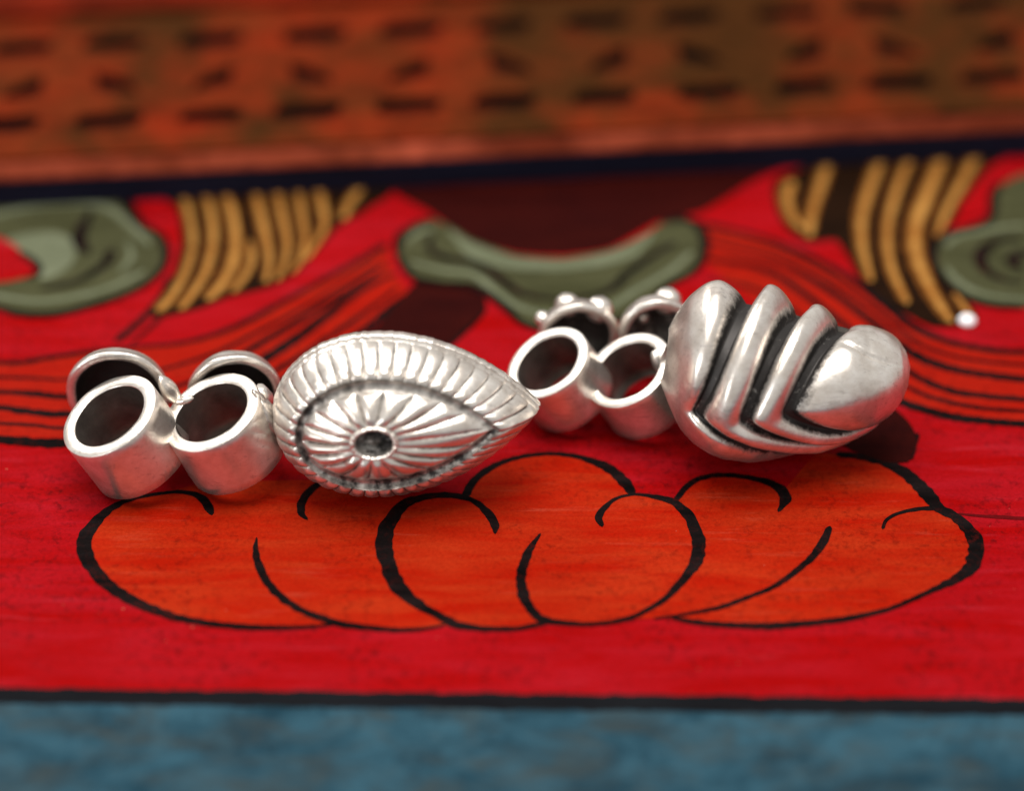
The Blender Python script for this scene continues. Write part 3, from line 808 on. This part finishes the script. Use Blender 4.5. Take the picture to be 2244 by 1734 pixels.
drop_part('sunburst_face', face, fn=burst)
drop_part('centre_boss', [(.19, .212, 4.24, .3), (.183, .204, 4.38, .05), (.17, .19, 4.48, 0), (.152, .172, 4.46, .1), (.14, .158, 4.3, .6), (.13, .145, 3.95, .85), (.07, .08, 3.85, .8), (.02, .02, 4.05, .6), (.002, .002, 4.08, .6)],
          fn=lambda i, k, s: (.05 * wr(k * .09), .03 * wr(k * .12 + 4), 0))

# --- chevron-ribbed bead with granules
RB = empty('silver_bead', (13, -2.5, 0))
RO = Vector((13, -2.5, 0))
tag(RB, 'silver bead with a plump chevron-ridged end and ball granules, farther from the teal border', 'bead', 'silver two-tube beads')
axC = to_world(-.46, .60, .65).normalized()
axD = to_world(-.44, .59, .68).normalized()
rimC = px_point(1199, 795, 3.7)
rimD = px_point(1375, 811, 4.15)
tube(rimC - axC * 2.95, axC, 2.95, 2.34, 1.76, RB, RO, 31)
tube(rimD - axD * 2.85, axD, 2.85, 2.4, 1.82, RB, RO, 32)
lobe_shell(px_point(1268, 742, 0.8), to_world(.1, -.58, .80), 2.15, 1.2, RB, RO, 33, .95)
lobe_shell(px_point(1440, 728, 1.4), to_world(.1, -.60, .80), 2.0, 1.2, RB, RO, 34, .9)
gf = frame(Vector((0, 0, 1)), Vector((1, 0, 0)))
for j, (x, y, c, r) in enumerate([(1243, 669, .6, .66), (1313, 678, .7, .72), (1189, 698, .3, .40), (1463, 660, 1.0, .74), (1376, 704, .6, .36), (1409, 694, .7, .34)]):
    blob('granule', px_point(x, y, c), gf, (r, r, r * .95), RB, RO, seed=40 + j, pat=.0, lump=.04, seg=28)
cc = frame(axC, Vector((1, 0, 0)))
blob('solder_joint', px_point(1290, 805, 3.4), cc, (.3, .5, .9), RB, RO, seed=51, pat=.12)
blob('solder_joint', px_point(1262, 880, 2.8), cc, (.5, .5, .9), RB, RO, seed=52, pat=.5, lump=.25)
blob('solder_joint', px_point(1456, 800, 3.6), cc, (.5, .7, 1.2), RB, RO, seed=53, pat=.2)
blob('solder_joint', px_point(1450, 880, 3.2), cc, (.7, .6, 1.2), RB, RO, seed=54, pat=.8)

ru, rv, rn = frame(to_world(.0, -.50, .866), to_world(1, .05, 0))
RC = px_point(1719, 815, 5.5)
XS = [-6.42, -6.3, -6.0, -5.5, -4.8, -4.0, -3.2, -2.0, -.9, .5, 1.8, 3.2, 4.45, 5.3, 5.9, 6.25, 6.42]
WS = [0.02, 0.95, 2.1, 3.35, 4.45, 5.15, 5.5, 5.45, 5.15, 4.8, 4.45, 4.0, 3.35, 2.7, 1.95, 1.12, .02]


def width(x): return float(np.interp(x, XS, WS))


# smooth the tabulated half width
_xs = np.linspace(-6.42, 6.42, 1200)
_ws = np.interp(_xs, XS, WS)
_k = np.exp(-np.linspace(-2, 2, 81) ** 2)
_k /= _k.sum()
_sm = np.convolve(np.pad(_ws, 40, mode='edge'), _k, 'valid')
_e = np.minimum(1, np.minimum(_xs + 6.42, 6.42 - _xs) / 1.2)
_ws = _ws * (1 - _e) + _sm * _e


def width(x): return float(np.interp(x, _xs, _ws))


VAL = [-6.42, -4.45, -2.05, 0.05]
PH = math.radians(118)
NPH = 150


def shift(ph):
    a = min(abs(ph), math.pi / 2) / (math.pi / 2)
    a = (a * a + .0025) ** .5 - .05
    return (3.15 * a ** .9 if ph > 0 else 10.5 * a) + .5 * max(0, abs(ph) - math.pi / 2)


def smin(a, m):
    """a, easing towards m"""
    k = 2.2
    return a if a < m - k else m - k * math.exp(-(a - (m - k)) / k)


def ridge(i):
    last = i == 3
    ns = 64 if last else 30
    vs, at = [], []
    for a in range(ns + 1):
        s = a / ns
        for b in range(NPH + 1):
            ph = -PH + 2 * PH * b / NPH
            sh = shift(ph)
            x0 = VAL[i] + (sh if i > 0 else sh * .18)
            x1 = 6.42 if last else VAL[i + 1] + sh * (1 if ph > 0 else 1 - .08 * i)
            if i > 0 and ph < 0: x0 = VAL[i] + sh * (1.08 - .08 * i)
            if ph < 0: x0, x1 = smin(x0, 5.3 + .25 * i), (6.42 if last else smin(x1, 5.55 + .25 * i))
            x = x0 + (x1 - x0) * s
            up = min(1, abs(ph) / (math.pi / 2))
            if i == 0:
                pr = 1.0 if s < .45 else max(0, math.cos(min(1, (s - .45) / .40) * math.pi / 2)) ** .6
            elif last:
                pr = 1.0 if s > .44 else max(0, math.sin(max(0, s - .02) / .42 * math.pi / 2)) ** .5
            else:
                q = min(1, max(0, (s - .03) / (.80 - .05 * up)))
                pr = max(0, math.sin(math.pi * q ** .9)) ** .5
            dep = ((.8 + .75 * up) if ph > 0 else (.8 - .35 * up)) * min(1, width(x) / 2.5)
            pt = min(1, 1.25 * max(0, 1 - pr / .66) ** .6) if pr < .66 else 0
            g = 0
            if last and s > .12:
                g = .22 * math.exp(-((ph - .92 + .5 * (s - .5)) / .05) ** 2) * math.sin(math.pi * min(1, (s - .12) / .88 + .1)) 
                pt += 1.6 * g
            w = width(x) - dep * (1 - pr) - g
            w = max(.02, w)
            if ph < 0: w *= 1 - .06 * math.sin(min(-ph, math.pi / 2))
            cn = w * .95 if abs(ph) < math.pi / 2 else min(w * .95, 2.2)
            vs_ = 1 - (.33 * min(1, max(0, (x + .8) / 5)) if ph > 0 else 1 - float(np.interp(x, [-6.4, -4.5, -3, -1, 1.5, 4, 6], [.80, .78, .80, .92, 1.02, 1.0, .95])))
            p = RC + ru * x + rv * (w * vs_ * math.sin(ph)) + rn * (cn * math.cos(ph))
            vs.append(p)
            at.append(min(1, pt))
    m = NPH + 1
    fs = [(a * m + b, (a + 1) * m + b, (a + 1) * m + b + 1, a * m + b + 1) for a in range(ns) for b in range(NPH)]
    return mesh_obj('smooth_bulb' if last else 'chevron_ridge', vs, fs, SILVER, RB, True, RO, at)


for i in range(4): ridge(i)
# flat back closing the hollow body
bk = []
for sgn in (1, -1):
    for k in range(61):
        x = -6.3 + 12.6 * k / 60
        x = x if sgn > 0 else -x
        w = max(.02, width(x) * (.66 - .2 * min(1, max(0, (x + .8) / 5))))
        bk.append(RC + ru * x + rv * (sgn * w) - rn * .75)
mesh_obj('back_plate', bk, [tuple(range(len(bk)))], SILVER, RB, False, RO, [.3] * len(bk))

# ------------------------------------------------------------------ glint at the end of the gold stripe, a highlight built as a white dome
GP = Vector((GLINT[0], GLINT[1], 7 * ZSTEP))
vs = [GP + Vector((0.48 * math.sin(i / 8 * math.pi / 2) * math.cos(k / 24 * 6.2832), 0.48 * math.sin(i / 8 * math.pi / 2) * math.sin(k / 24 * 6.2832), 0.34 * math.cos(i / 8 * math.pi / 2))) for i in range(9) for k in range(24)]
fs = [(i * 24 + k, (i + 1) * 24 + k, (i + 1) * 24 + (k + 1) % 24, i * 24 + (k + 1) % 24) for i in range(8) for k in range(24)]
wn = Nodes('glint_white')
mesh_obj('painted_glint', vs, fs, wn.set(Base_Color=(.88, .86, .88), Roughness=.15), table)
